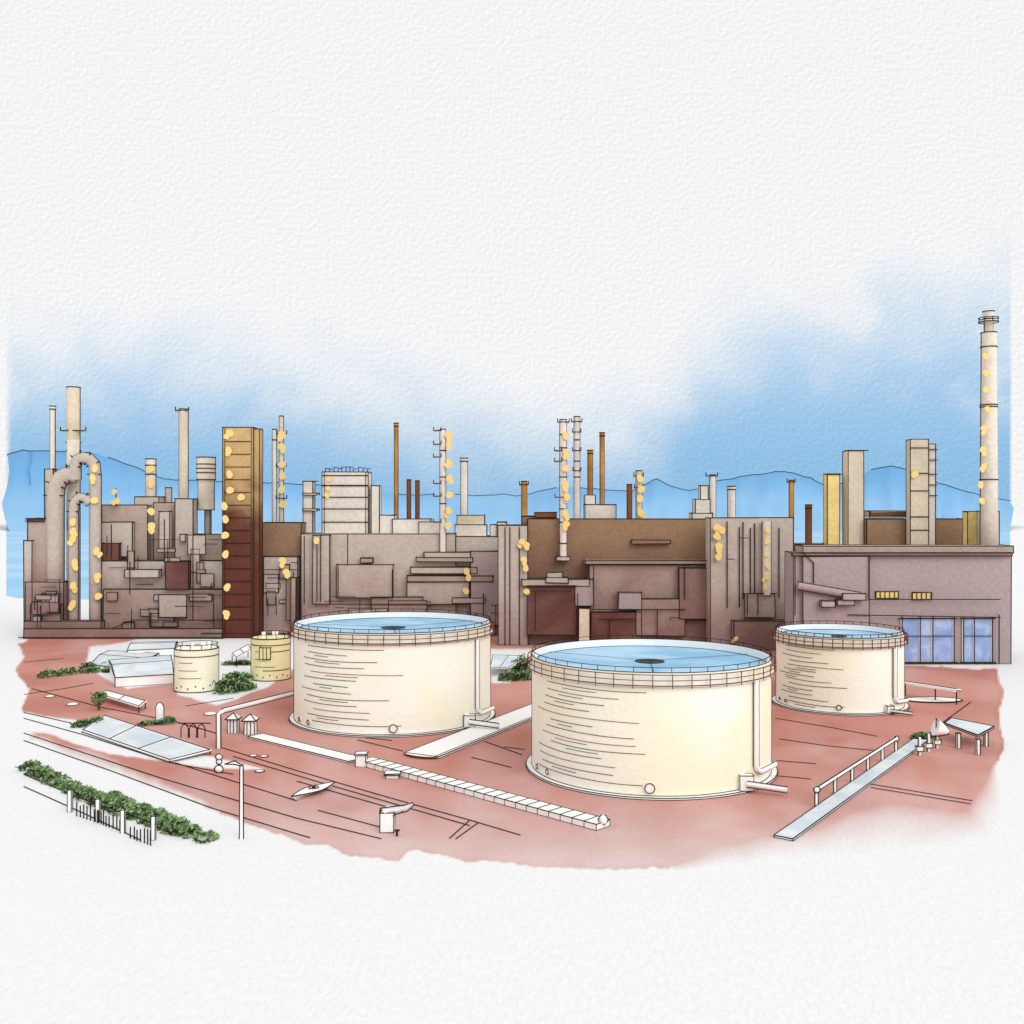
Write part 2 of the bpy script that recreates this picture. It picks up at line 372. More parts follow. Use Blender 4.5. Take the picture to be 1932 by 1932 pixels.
stack('distillation_column',1083,1094,786,DL,'light',plats=[(795,1078,1098),(815,1080,1096),(850,1080,1096),(888,1081,1096)],rings=(830,870,900))
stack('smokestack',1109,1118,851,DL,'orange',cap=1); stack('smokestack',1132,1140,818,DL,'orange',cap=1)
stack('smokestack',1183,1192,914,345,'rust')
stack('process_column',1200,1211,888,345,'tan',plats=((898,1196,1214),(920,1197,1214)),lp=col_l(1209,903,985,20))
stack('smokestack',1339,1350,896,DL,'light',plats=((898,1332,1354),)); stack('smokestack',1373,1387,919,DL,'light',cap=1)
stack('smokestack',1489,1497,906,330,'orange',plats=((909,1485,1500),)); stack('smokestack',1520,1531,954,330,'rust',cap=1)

# ---------------- building masses
def bld(name,parts):
    g=G(name,(Xx(parts[0][1],parts[0][5]),parts[0][5]))
    for i,(m,x0,x1,yt,yb,d,dep) in enumerate(parts): fb(g,'block_%d'%(i+1),m,x0,x1,yt,yb,d,dep)
    return g
def clutter(g,x0,x1,yt,yb,d,n,ms=('grey','greyd','mauve'),mx=60,my=45):
    for i in range(n):
        w=R.uniform(10,mx); h=R.uniform(6,my); x=R.uniform(x0,max(x0+1,x1-w)); y=R.uniform(yt,max(yt+1,yb-h))
        dp=R.uniform(.2,.6)+i*.013
        g.box('facade_unit',M[R.choice(ms)],Xx(x,d),Xx(min(x+w,x1),d),d-dp,d,max(.05,Zy(y+h,d)),Zy(y,d),LW*d*.75)
    for i in range(n+3):
        x=R.uniform(x0,x1); y=R.uniform(yt,yb); dp=.9+i*.01
        if R.random()<.6: pl(g,x,y,x,min(yb,y+R.uniform(20,70)),d-dp,.7)
        else: pl(g,x,y,min(x1,x+R.uniform(15,60)),y,d-dp,.7)
def lines(g,L,d):
    for a in L: pl(g,*a,d-.15-R.uniform(0,.05))

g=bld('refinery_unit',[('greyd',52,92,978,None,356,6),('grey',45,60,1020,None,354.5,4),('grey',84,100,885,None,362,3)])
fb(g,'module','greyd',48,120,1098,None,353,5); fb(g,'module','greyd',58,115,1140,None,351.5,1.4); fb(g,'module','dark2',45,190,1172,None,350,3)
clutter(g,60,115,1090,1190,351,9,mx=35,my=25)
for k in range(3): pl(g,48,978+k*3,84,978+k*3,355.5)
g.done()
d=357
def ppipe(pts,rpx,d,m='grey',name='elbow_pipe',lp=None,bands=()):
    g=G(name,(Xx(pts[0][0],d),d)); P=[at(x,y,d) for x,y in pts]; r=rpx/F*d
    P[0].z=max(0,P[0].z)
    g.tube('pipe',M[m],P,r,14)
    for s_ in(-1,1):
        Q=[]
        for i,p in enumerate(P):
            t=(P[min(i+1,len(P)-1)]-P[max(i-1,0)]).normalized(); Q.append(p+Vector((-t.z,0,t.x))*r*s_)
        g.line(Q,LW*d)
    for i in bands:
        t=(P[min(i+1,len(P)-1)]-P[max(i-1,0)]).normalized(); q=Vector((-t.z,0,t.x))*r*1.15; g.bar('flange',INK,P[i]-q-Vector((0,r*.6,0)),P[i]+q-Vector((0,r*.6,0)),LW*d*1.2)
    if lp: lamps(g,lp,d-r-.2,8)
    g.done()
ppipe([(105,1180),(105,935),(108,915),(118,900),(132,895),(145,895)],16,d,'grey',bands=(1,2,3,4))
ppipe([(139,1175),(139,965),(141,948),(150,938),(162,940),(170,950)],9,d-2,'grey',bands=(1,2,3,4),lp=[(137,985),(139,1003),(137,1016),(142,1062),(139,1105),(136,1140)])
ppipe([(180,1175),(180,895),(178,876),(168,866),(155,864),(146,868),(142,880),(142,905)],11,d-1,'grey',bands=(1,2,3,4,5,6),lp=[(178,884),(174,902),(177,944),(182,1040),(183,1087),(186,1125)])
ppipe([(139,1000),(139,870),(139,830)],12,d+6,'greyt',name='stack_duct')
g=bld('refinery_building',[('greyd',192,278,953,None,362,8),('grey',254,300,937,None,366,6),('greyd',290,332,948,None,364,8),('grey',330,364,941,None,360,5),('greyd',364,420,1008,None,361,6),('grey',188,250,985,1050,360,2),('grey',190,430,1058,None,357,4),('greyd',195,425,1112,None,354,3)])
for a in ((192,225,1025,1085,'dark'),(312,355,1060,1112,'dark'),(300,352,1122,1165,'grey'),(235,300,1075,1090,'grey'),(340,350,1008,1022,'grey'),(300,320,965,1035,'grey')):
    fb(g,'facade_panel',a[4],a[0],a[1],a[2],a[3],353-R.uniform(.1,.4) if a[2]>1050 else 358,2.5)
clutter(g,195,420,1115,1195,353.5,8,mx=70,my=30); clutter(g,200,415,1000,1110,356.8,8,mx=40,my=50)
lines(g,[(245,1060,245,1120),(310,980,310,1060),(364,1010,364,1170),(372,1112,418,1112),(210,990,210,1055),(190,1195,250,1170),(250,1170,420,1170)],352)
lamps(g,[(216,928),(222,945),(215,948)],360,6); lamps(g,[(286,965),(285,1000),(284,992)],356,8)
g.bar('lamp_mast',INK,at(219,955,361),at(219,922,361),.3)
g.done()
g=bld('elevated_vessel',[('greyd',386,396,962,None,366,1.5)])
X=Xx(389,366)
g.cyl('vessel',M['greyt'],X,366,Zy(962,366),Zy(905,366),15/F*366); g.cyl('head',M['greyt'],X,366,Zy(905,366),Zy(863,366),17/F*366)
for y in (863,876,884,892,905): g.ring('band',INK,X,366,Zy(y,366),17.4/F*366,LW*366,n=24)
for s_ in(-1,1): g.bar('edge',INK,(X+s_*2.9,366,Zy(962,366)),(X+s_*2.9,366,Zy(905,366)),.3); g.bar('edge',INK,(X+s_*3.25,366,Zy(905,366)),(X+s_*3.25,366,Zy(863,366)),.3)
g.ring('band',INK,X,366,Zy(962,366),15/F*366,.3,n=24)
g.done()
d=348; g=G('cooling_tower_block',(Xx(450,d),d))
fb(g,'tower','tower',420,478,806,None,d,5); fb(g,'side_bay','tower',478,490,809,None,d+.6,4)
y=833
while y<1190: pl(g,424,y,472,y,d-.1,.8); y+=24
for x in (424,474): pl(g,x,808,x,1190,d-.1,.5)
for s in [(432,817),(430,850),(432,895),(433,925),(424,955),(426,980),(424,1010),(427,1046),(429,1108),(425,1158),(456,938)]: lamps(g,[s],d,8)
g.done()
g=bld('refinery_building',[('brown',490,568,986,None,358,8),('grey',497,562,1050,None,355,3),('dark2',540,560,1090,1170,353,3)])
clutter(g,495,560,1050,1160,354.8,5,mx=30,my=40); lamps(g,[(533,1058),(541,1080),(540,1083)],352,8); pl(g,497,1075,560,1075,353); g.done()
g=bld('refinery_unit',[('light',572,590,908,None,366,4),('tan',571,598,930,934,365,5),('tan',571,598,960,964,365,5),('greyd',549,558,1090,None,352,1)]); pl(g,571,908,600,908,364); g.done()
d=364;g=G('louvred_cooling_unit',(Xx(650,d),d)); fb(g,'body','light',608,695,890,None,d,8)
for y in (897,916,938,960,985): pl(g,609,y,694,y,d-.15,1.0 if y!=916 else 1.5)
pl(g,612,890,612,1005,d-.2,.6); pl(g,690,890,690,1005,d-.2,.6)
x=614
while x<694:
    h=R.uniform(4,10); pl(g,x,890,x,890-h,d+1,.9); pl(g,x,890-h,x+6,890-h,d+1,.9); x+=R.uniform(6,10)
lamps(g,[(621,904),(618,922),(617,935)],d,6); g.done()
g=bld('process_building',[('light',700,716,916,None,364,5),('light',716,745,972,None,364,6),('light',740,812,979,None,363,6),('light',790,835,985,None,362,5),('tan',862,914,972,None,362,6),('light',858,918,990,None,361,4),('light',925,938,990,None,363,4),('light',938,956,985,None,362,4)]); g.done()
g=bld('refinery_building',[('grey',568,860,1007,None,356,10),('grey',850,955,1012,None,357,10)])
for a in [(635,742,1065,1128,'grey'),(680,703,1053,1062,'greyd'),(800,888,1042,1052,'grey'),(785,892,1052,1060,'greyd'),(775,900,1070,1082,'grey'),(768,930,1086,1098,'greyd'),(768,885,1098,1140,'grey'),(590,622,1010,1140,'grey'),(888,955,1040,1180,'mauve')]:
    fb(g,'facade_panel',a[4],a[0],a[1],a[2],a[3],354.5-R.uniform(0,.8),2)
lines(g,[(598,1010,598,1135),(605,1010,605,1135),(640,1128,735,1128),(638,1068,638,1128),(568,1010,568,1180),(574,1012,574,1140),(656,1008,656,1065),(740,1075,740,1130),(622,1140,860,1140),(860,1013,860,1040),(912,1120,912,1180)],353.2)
clutter(g,575,955,1120,1200,354,8,mx=110,my=30)
lamps(g,[(880,1078),(882,1090),(879,1115),(597,1020)],352.5,7); g.done()
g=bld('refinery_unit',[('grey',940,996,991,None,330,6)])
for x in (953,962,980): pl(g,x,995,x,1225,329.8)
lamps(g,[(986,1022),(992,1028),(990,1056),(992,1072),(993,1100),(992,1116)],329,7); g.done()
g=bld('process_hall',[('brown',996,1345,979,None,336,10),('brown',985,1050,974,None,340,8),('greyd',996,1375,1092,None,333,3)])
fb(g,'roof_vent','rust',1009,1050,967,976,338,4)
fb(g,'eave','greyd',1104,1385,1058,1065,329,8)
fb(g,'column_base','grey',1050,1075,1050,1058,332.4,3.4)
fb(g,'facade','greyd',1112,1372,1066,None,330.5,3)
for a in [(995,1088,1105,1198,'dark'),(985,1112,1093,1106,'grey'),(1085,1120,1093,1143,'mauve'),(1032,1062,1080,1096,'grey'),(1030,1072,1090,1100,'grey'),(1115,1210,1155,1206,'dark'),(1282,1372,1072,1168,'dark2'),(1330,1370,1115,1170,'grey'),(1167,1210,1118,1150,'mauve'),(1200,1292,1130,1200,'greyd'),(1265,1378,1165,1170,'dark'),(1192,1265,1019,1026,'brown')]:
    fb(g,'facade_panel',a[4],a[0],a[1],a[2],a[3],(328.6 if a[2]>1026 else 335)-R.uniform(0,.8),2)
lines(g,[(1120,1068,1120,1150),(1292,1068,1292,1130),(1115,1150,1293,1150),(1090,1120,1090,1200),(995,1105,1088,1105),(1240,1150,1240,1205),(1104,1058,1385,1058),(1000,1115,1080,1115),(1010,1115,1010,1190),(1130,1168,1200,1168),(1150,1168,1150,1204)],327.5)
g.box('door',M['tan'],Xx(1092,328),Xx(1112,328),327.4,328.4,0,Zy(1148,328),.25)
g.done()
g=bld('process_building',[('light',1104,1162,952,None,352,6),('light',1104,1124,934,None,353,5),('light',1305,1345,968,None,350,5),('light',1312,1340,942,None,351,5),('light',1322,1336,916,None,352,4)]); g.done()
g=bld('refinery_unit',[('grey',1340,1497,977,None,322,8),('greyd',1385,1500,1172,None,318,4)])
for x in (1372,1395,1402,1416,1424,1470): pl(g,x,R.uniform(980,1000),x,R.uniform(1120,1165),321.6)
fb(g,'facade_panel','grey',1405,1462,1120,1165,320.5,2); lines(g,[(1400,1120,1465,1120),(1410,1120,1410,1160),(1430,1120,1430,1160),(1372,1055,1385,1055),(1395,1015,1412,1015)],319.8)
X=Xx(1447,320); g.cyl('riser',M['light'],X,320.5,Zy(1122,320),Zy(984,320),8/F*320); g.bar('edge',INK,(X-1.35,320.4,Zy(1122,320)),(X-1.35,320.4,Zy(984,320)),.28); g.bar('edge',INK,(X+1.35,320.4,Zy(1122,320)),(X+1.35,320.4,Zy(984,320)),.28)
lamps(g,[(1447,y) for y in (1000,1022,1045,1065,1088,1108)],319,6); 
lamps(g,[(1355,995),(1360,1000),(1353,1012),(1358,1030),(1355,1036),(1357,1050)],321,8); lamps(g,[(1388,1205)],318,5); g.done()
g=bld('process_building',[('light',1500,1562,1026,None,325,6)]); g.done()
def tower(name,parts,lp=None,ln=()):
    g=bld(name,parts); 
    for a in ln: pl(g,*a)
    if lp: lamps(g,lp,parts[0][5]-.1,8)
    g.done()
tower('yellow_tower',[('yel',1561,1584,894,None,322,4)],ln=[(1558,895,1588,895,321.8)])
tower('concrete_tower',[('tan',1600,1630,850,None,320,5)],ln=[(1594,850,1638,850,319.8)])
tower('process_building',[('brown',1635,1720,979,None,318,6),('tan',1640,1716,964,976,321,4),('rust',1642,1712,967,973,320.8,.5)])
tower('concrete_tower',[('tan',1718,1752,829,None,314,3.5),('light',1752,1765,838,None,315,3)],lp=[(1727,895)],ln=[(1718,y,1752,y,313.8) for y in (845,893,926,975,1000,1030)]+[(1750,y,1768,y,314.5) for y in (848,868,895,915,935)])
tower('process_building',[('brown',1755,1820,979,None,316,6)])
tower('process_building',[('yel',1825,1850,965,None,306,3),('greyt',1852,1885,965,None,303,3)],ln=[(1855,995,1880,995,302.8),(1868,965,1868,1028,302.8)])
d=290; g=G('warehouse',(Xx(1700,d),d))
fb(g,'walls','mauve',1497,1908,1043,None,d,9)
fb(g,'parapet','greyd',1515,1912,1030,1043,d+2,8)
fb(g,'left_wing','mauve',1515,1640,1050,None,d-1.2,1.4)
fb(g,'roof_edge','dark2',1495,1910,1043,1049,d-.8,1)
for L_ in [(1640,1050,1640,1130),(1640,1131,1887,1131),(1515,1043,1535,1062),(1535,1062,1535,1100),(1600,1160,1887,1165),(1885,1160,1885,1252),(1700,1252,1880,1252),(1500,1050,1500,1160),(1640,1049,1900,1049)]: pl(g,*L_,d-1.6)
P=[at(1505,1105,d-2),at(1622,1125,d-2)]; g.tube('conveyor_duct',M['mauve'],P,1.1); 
for q in(-1.1,1.1): g.bar('ink_line',INK,P[0]+Vector((0,-.3,q)),P[1]+Vector((0,-.3,q)),.28)
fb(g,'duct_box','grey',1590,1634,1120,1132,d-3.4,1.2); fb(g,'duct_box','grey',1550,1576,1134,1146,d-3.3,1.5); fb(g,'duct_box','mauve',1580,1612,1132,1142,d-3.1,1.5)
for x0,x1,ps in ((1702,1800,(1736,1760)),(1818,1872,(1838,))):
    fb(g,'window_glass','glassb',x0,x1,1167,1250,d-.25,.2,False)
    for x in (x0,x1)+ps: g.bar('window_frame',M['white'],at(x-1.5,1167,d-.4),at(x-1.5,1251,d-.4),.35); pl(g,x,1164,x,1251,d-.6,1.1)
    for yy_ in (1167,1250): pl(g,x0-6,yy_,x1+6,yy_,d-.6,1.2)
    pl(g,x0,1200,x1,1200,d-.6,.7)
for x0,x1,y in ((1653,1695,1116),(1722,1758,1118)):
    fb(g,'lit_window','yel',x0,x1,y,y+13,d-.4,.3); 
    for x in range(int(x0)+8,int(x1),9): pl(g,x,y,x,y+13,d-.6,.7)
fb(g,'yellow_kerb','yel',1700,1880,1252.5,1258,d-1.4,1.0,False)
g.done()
g=G('low_wall',(Xx(300,346),346)); fb(g,'wall','dark2',45,420,1186,None,346,1); pl(g,35,1203,420,1203,345.7); pl(g,380,1195,560,1195,345.7); g.done()

# ---------------- foreground
def gl_(x,y,z=0.06): return gp(x,y,0)+Vector((0,0,z))
g=G('pavement_joint_lines',gp(600,1450))
GL=[[(45,1345),(165,1372)],[(45,1356),(160,1388),(330,1442),(440,1462)],[(45,1384),(300,1468),(560,1545),(720,1584)],[(45,1398),(200,1452),(400,1526),(585,1582)],[(330,1440),(450,1478),(560,1512)],[(420,1412),(560,1455),(720,1502),(888,1549),(982,1577)],[(440,1428),(600,1476),(886,1559)],[(885,1550),(848,1583)],[(903,1553),(860,1584)],[(45,1485),(150,1532),(265,1586)],[(45,1440),(135,1470)],[(45,1462),(120,1494),(270,1548)],[(45,1311),(120,1300),(175,1290)],[(1463,1356),(1560,1372),(1655,1390)],[(1470,1395),(1560,1408),(1660,1418)],[(1465,1436),(1540,1442)],[(1468,1465),(1530,1471)],[(890,1430),(965,1449)],[(915,1400),(985,1425)],[(950,1410),(990,1415)],[(1640,1480),(1835,1512)],[(1643,1487),(1832,1518)],[(1832,1325),(1768,1372)],[(350,1333),(440,1318)],[(360,1370),(410,1385)],[(675,1397),(760,1418)],[(690,1393),(740,1398)],[(45,1250),(120,1243)],[(60,1300),(190,1335),(330,1362),(410,1385)],[(45,1205),(420,1205)],[(560,1475),(700,1515),(760,1532)],[(600,1530),(740,1568)]]
for L_ in GL: 
    P=[gl_(*p,z=.12) for p in L_]
    for a,b in zip(P[:-1],P[1:]): g.bar('joint_lines',INK,a,b,LW*.9*(a.y+b.y)/2*1.1,.08)
g.done()

def beam(name,a,b,wpx,h,m='white',rungs=0,z=0.0):
    A=gp(*a); B=gp(*b); t=(B-A).normalized(); n=Vector((-t.y,t.x,0))
    wd=wpx; dm=(A.y+B.y)/2; w=LW*dm
    g=G(name,A); c=[A-n*wd/2,A+n*wd/2,B+n*wd/2,B-n*wd/2]
    vs=[p+Vector((0,0,z+.03)) for p in c]+[p+Vector((0,0,z+h)) for p in c]
    g.add('deck',M[m],vs,[(3,2,1,0),(4,5,6,7),(0,1,5,4),(1,2,6,5),(2,3,7,6),(3,0,4,7)])
    for i,j in ((4,5),(5,6),(6,7),(7,4),(0,4),(1,5),(2,6),(3,7),(0,3),(1,2),(0,1),(2,3)): g.bar('ink_line',INK,vs[i],vs[j],w*.8)
    if rungs:
        for k in range(1,rungs):
            p=A.lerp(B,k/rungs); u=Vector((0,0,z+h+.03)); 
            g.bar('rungs',INK,p-n*wd/2+u,p+n*wd/2+u,w*.7); g.bar('rungs',INK,p-n*wd/2+u,p-n*wd/2+Vector((0,0,z)),w*.7)
    return g,A,B,t,n
g,*_=beam('pipe_trench_cover',(482,1390),(672,1437),3.4,.35); g.done()
g,A,B,t,n=beam('conveyor_walkway',(690,1441),(1138,1563),3.0,.9,rungs=24)
g.blob('end_valve',M['white'],B+Vector((0,0,1.2)),.6,.6,.7); g.line([B+Vector((.7*math.cos(i),0,1.2+.7*math.sin(i))) for i in range(7)],.14); g.done()
p=gp(681,1445); g=G('junction_box',p); g.box('body',M['white'],p.x-.8,p.x+.9,p.y-.8,p.y+.9,0,2.0,.17); g.box('lid',M['white'],p.x-1.0,p.x+1.1,p.y-1.0,p.y+1.1,2.003,2.2,.13); g.done()
p=gp(741,1467); g=G('junction_box',p); g.box('body',M['white'],p.x-1.1,p.x+1.1,p.y-.7,p.y+1,0,.6,.15);g.box('lid',M['white'],p.x-1.3,p.x+1.3,p.y-.9,p.y+1.2,.6,.8,.15); g.done()
g,A,B,t,n=beam('concrete_walkway',(795,1428),(1040,1330),7.0,.4)
g.bar('ink_line',INK,A-n*2.9+Vector((0,0,.45)),B-n*2.9+Vector((0,0,.45)),.1)
ringp=[A-t*(1.6*math.cos(i*.3142))+n*3.5*math.sin(i*.3142)+Vector((0,0,.43)) for i in range(-5,6)]; g.line(ringp,.16,'end_kerb',RUSTINK)
g.add('end_cap',M['white'],[p+Vector((0,0,-.05)) for p in ringp],[tuple(range(11))])
g.done()
g=G('overhead_pipeline',gp(413,1412)); b=gp(413,1412); zt=Zy(1342,b.y); e=gp(560,1330); zt2=Zy(1306,e.y)
Pp=[b,b+Vector((0,0,zt-.6)),b+Vector((.5,.4,zt)),Vector((e.x,e.y,zt2))]; g.tube('pipe',M['white'],Pp,.42,10)
for q in(-.42,.42): g.line([Pp[0]+Vector((q,-.2,0)),Pp[1]+Vector((q,-.2,0))],.18)
for q in(-.45,.45): g.line([Pp[2]+Vector((0,-.2,q)),Pp[3]+Vector((0,-.2,q))],.18)
g.done()
g,A,B,t,n=beam('pipe_bridge',(1478,1584),(1738,1398),2.6,.35,'bluew'); g.done()
g=G('handrail',gp(1535,1515)); 
A=gp(1540,1522); B=gp(1690,1420); zt=2.6
g.tube('rail',M['white'],[A+Vector((0,0,zt)),B+Vector((0,0,zt))],.3,10)
for q in (.3,-.3): g.bar('ink_line',INK,A+Vector((0,-.2,zt+q)),B+Vector((0,-.2,zt+q)),.15)
for k in range(6):
    p=A.lerp(B,k/5); g.tube('post',M['white'],[p,p+Vector((0,0,zt))],.22,8); g.bar('ink_line',INK,p+Vector((-.25,-.1,0)),p+Vector((-.25,-.1,zt)),.13); g.bar('ink_line',INK,p+Vector((.25,-.1,0)),p+Vector((.25,-.1,zt)),.13)
for e_ in (A,B): g.blob('knob',M['white'],e_+Vector((0,0,zt)),.5,.5,.5,jit=0); g.line([e_+Vector((.5*math.cos(i*.6),-.3,zt+.5*math.sin(i*.6))) for i in range(12)],.12)
g.done()
g=G('loading_platform',gp(1820,1415))
c=[at(1782,1372,F*H/(1395-HY)),at(1846,1390,F*H/(1420-HY)),at(1876,1372,F*H/(1402-HY)),at(1795,1356,F*H/(1385-HY))]
zt=sum(q.z for q in c)/4
for q in c: q.z=zt
g.add('deck',M['bluew'],c+[q+Vector((0,0,.35)) for q in c],[(3,2,1,0),(4,5,6,7),(0,1,5,4),(1,2,6,5),(2,3,7,6),(3,0,4,7)])
for i in range(4): a,b=c[i],c[(i+1)%4]; g.bar('ink_line',INK,a+Vector((0,0,.35)),b+Vector((0,0,.35)),.2); g.bar('ink_line',INK,a,b,.15)
for x,y in ((1808,1412),(1845,1424),(1860,1408)):
    p=gp(x,y); g.box('leg',M['white'],p.x-.3,p.x+.3,p.y-.3,p.y+.3,0,zt,.16)
g.done()
g=G('valve_stand',gp(1745,1425))
for x,y in ((1735,1425),(1752,1418),(1768,1412)):
    p=gp(x,y); g.tube('post',M['white'],[p,p+Vector((0,0,3.2))],.25,8); g.bar('ink_line',INK,p+Vector((-.3,-.1,0)),p+Vector((-.3,-.1,3.2)),.15); g.box('valve',M['white'],p.x-.6,p.x+.6,p.y-.4,p.y+.4,.8,1.6,.14)
a=at(1765,1372,F*H/(1415-HY)); b=at(1788,1380,F*H/(1415-HY)); g.tube('cone',M['white'],[a,b],[1.6,.5],14); g.line([a+Vector((0,-.3,1.6)),b+Vector((0,-.3,.5)),b+Vector((0,-.3,-.5)),a+Vector((0,-.3,-1.6)),a+Vector((0,-.3,1.6))],.15); g.done()
g=G('pump_pad',gp(1760,1320)); cc=gp(1760,1322)
vs=[cc+Vector((6.6*math.cos(i*.2618),3.2*math.sin(i*.2618),.25)) for i in range(24)]; g.add('pad',M['white'],vs,[tuple(range(24))]); g.line(vs+[vs[0]],.2)
A=at(1703,1287,F*H/(1312-HY)); B=at(1808,1303,F*H/(1330-HY)); 
g.bar('deck',M['white'],A,B,2.2,.35); g.bar('ink_line',INK,A+Vector((0,-1.1,.1)),B+Vector((0,-1.1,.1)),.2); g.bar('ink_line',INK,A+Vector((0,1.1,.2)),B+Vector((0,1.1,.2)),.2)
for k in (.05,.6,.97):
    p=A.lerp(B,k); g.bar('leg',INK,p,Vector((p.x,p.y,0)),.22)
g.done()

def stank(px,yb,wpx,yt,m,extra=0):
    r0=wpx/2; dfr=F*H/(yb-HY); d=dfr*1.015; r=r0/F*d; d=dfr+r; r=r0/F*d; X=Xx(px,d); z1=Zy(yt,d); w=LW*d
    g=G('storage_tank',(X,d)); g.cyl('shell',M[m],X,d,.02,z1,r,None,40)
    g.ring('ink_line',INK,X,d,z1,r,w,n=40); g.ring('ink_line',INK,X,d,.1,r+.1,w,n=40)
    g.ring('ink_line',INK,X,d,z1-1.6,r+.04,w*.8,n=40)
    g.ring('railing',INK,X,d,z1+1.1,r-.2,w*.6,n=40)
    ta=math.acos(r/d); o=math.atan2(-X,d)
    for s_ in(-1,1):
        a=s_*ta+o; g.bar('tank_outline',INK,(X+r*math.sin(a),d-r*math.cos(a),0),(X+r*math.sin(a),d-r*math.cos(a),z1),w)  # added ink outline where the camera's view grazes the tank side
    for k in range(12):
        a=k*.5236; g.bar('railing',INK,(X+(r-.2)*math.sin(a),d-(r-.2)*math.cos(a),z1),(X+(r-.2)*math.sin(a),d-(r-.2)*math.cos(a),z1+1.1),w*.6)
    for k in range(4):
        q=R.uniform(-.6,.6)*r; g.cyl('nozzle',M['white'],X+q,d-R.uniform(-.3,.3)*r,z1,z1+1.4,.35,None,10); 
    for k in range(3):
        z=z1*(.7-.18*k); g.ring('seam',INK,X,d,z,r+.03,w*.5,n=40,a0=-.9+o,a1=-.2+.2*k+o)
    for k in range(7):
        a=-1.1+k*.35+o; g.blob('bolt',INK,(X+r*math.sin(a),d-r*math.cos(a),1.0+.5*(k%2)),.2,.2,.2,jit=0)
    if extra:
        g.box('gauge_box',M[m],X-1.6,X+1.2,d-r-.5,d-r+.6,z1-5,z1-2,w*.8)
        for q in(-.7,.2): g.bar('ink_line',INK,(X+q,d-r-.6,z1-5),(X+q,d-r-.6,z1-2),w*.6)
        for y_ in (z1-3.2,z1-8): g.ring('seam',INK,X,d,y_,r+.04,w*.7,n=40,a0=-.4+o,a1=1.2+o)
    g.done()
stank(371,1308,80,1222,'cream'); stank(511,1286,72,1202,'yelcream',1)

def quad_roof(name,c,m,div=3,legs=True):
    g=G(name,c[0]); b=[p.copy() for p in c]
    g.add('roof_panel',M[m],b+[p+Vector((0,0,.2)) for p in b],[(3,2,1,0),(4,5,6,7),(0,1,5,4),(1,2,6,5),(2,3,7,6),(3,0,4,7)])
    w=.17;u=Vector((0,0,.25))
    for i in range(4): g.bar('frame',M['white'],b[i]+u,b[(i+1)%4]+u,.7,.15); g.bar('ink_line',INK,b[i]+u*1.4,b[(i+1)%4]+u*1.4,w); 
    for k in range(1,div):
        t=k/div; g.bar('frame',M['white'],b[0].lerp(b[1],t)+u,b[3].lerp(b[2],t)+u,.6,.15); g.bar('ink_line',INK,b[0].lerp(b[1],t)+u*1.5,b[3].lerp(b[2],t)+u*1.5,w*.8)
    if legs:
        for p in b: g.bar('post',INK,Vector((p.x,p.y,0)),p,.2)
    g.done()
def lifted(pts): return [gp(x,y,z) for x,y,z in pts]
quad_roof('greenhouse_canopy',lifted([(156,1380,.25),(320,1437,.25),(396,1418,.6),(198,1353,.6)]),'bluew',3)
def shed(name,pts,h=2.5,m='bluew',ridge=1.6):
    c=[gp(x,y,0) for x,y in pts]; g=G(name,c[0]); u=Vector((0,0,h)); w=.2
    g.add('walls',M['white'],c+[p+u for p in c],[(0,1,5,4),(1,2,6,5),(2,3,7,6),(3,0,4,7)])
    r0=(c[0]+c[3])/2+u+Vector((0,0,ridge)); r1=(c[1]+c[2])/2+u+Vector((0,0,ridge)); T=[p+u for p in c]
    g.add('roof',M[m],T+[r0,r1],[(0,1,5,4),(2,3,4,5),(3,0,4),(1,2,5)])
    for a,b in ((T[0],T[1]),(T[1],T[2]),(T[2],T[3]),(T[3],T[0]),(r0,r1),(T[0],r0),(T[3],r0),(T[1],r1),(T[2],r1),(c[0],T[0]),(c[1],T[1]),(c[2],T[2]),(c[0],c[1]),(c[1],c[2])): g.bar('ink_line',INK,a,b,w)
    g.done()
shed('industrial_shed',[(217,1297),(328,1290),(322,1252),(205,1262)],2.4,ridge=1.0)
shed('industrial_shed',[(170,1262),(260,1272),(300,1240),(205,1235)],1.2,ridge=.8)
shed('industrial_shed',[(240,1240),(330,1236),(335,1222),(250,1224)],2.0,ridge=.8)
quad_roof('lean_to_roof',lifted([(188,1312,1.2),(262,1335,1.2),(274,1325,1.5),(200,1305,1.5)]),'white',2)
quad_roof('lean_to_roof',lifted([(438,1235,2.5),(468,1218,3.5),(474,1226,3.5),(446,1242,2.5)]),'white',2)
quad_roof('lean_to_roof',lifted([(925,1262,2),(960,1262,2),(990,1240,3),(930,1238,3)]),'bluew',2)
for x,y,wp in ((438,1384,22),(470,1387,24)):
    p=gp(x,y); g=G('small_kiosk',p); s=wp/2/F*p.y*.8
    g.box('body',M['white'],p.x-s,p.x+s,p.y,p.y+2*s,0,2.8,.18)
    a=[Vector((p.x-s*1.4,p.y-.4,2.8)),Vector((p.x+s*1.4,p.y-.4,2.8)),Vector((p.x+s*1.4,p.y+2*s+.4,2.8)),Vector((p.x-s*1.4,p.y+2*s+.4,2.8)),Vector((p.x,p.y+s,3.9))]
    g.add('roof',M['white'],a,[(0,1,4),(1,2,4),(2,3,4),(3,0,4)]); g.line([a[0],a[1],a[2],a[3],a[0]],.18); g.line([a[0],a[4],a[1]],.18)
    for q in(-.4,.3): g.bar('column',INK,(p.x+q*s,p.y-.05,0),(p.x+q*s,p.y-.05,2.8),.14)
    g.done()
p=gp(302,1360); g=G('pressure_vessel',p); r=7.5/F*p.y; 
g.tube('body',M['white'],[p,p+Vector((0,0,2.8)),p+Vector((0,0,3.4)),p+Vector((0,0,3.8))],[r,r,r*.7,r*.2],14)
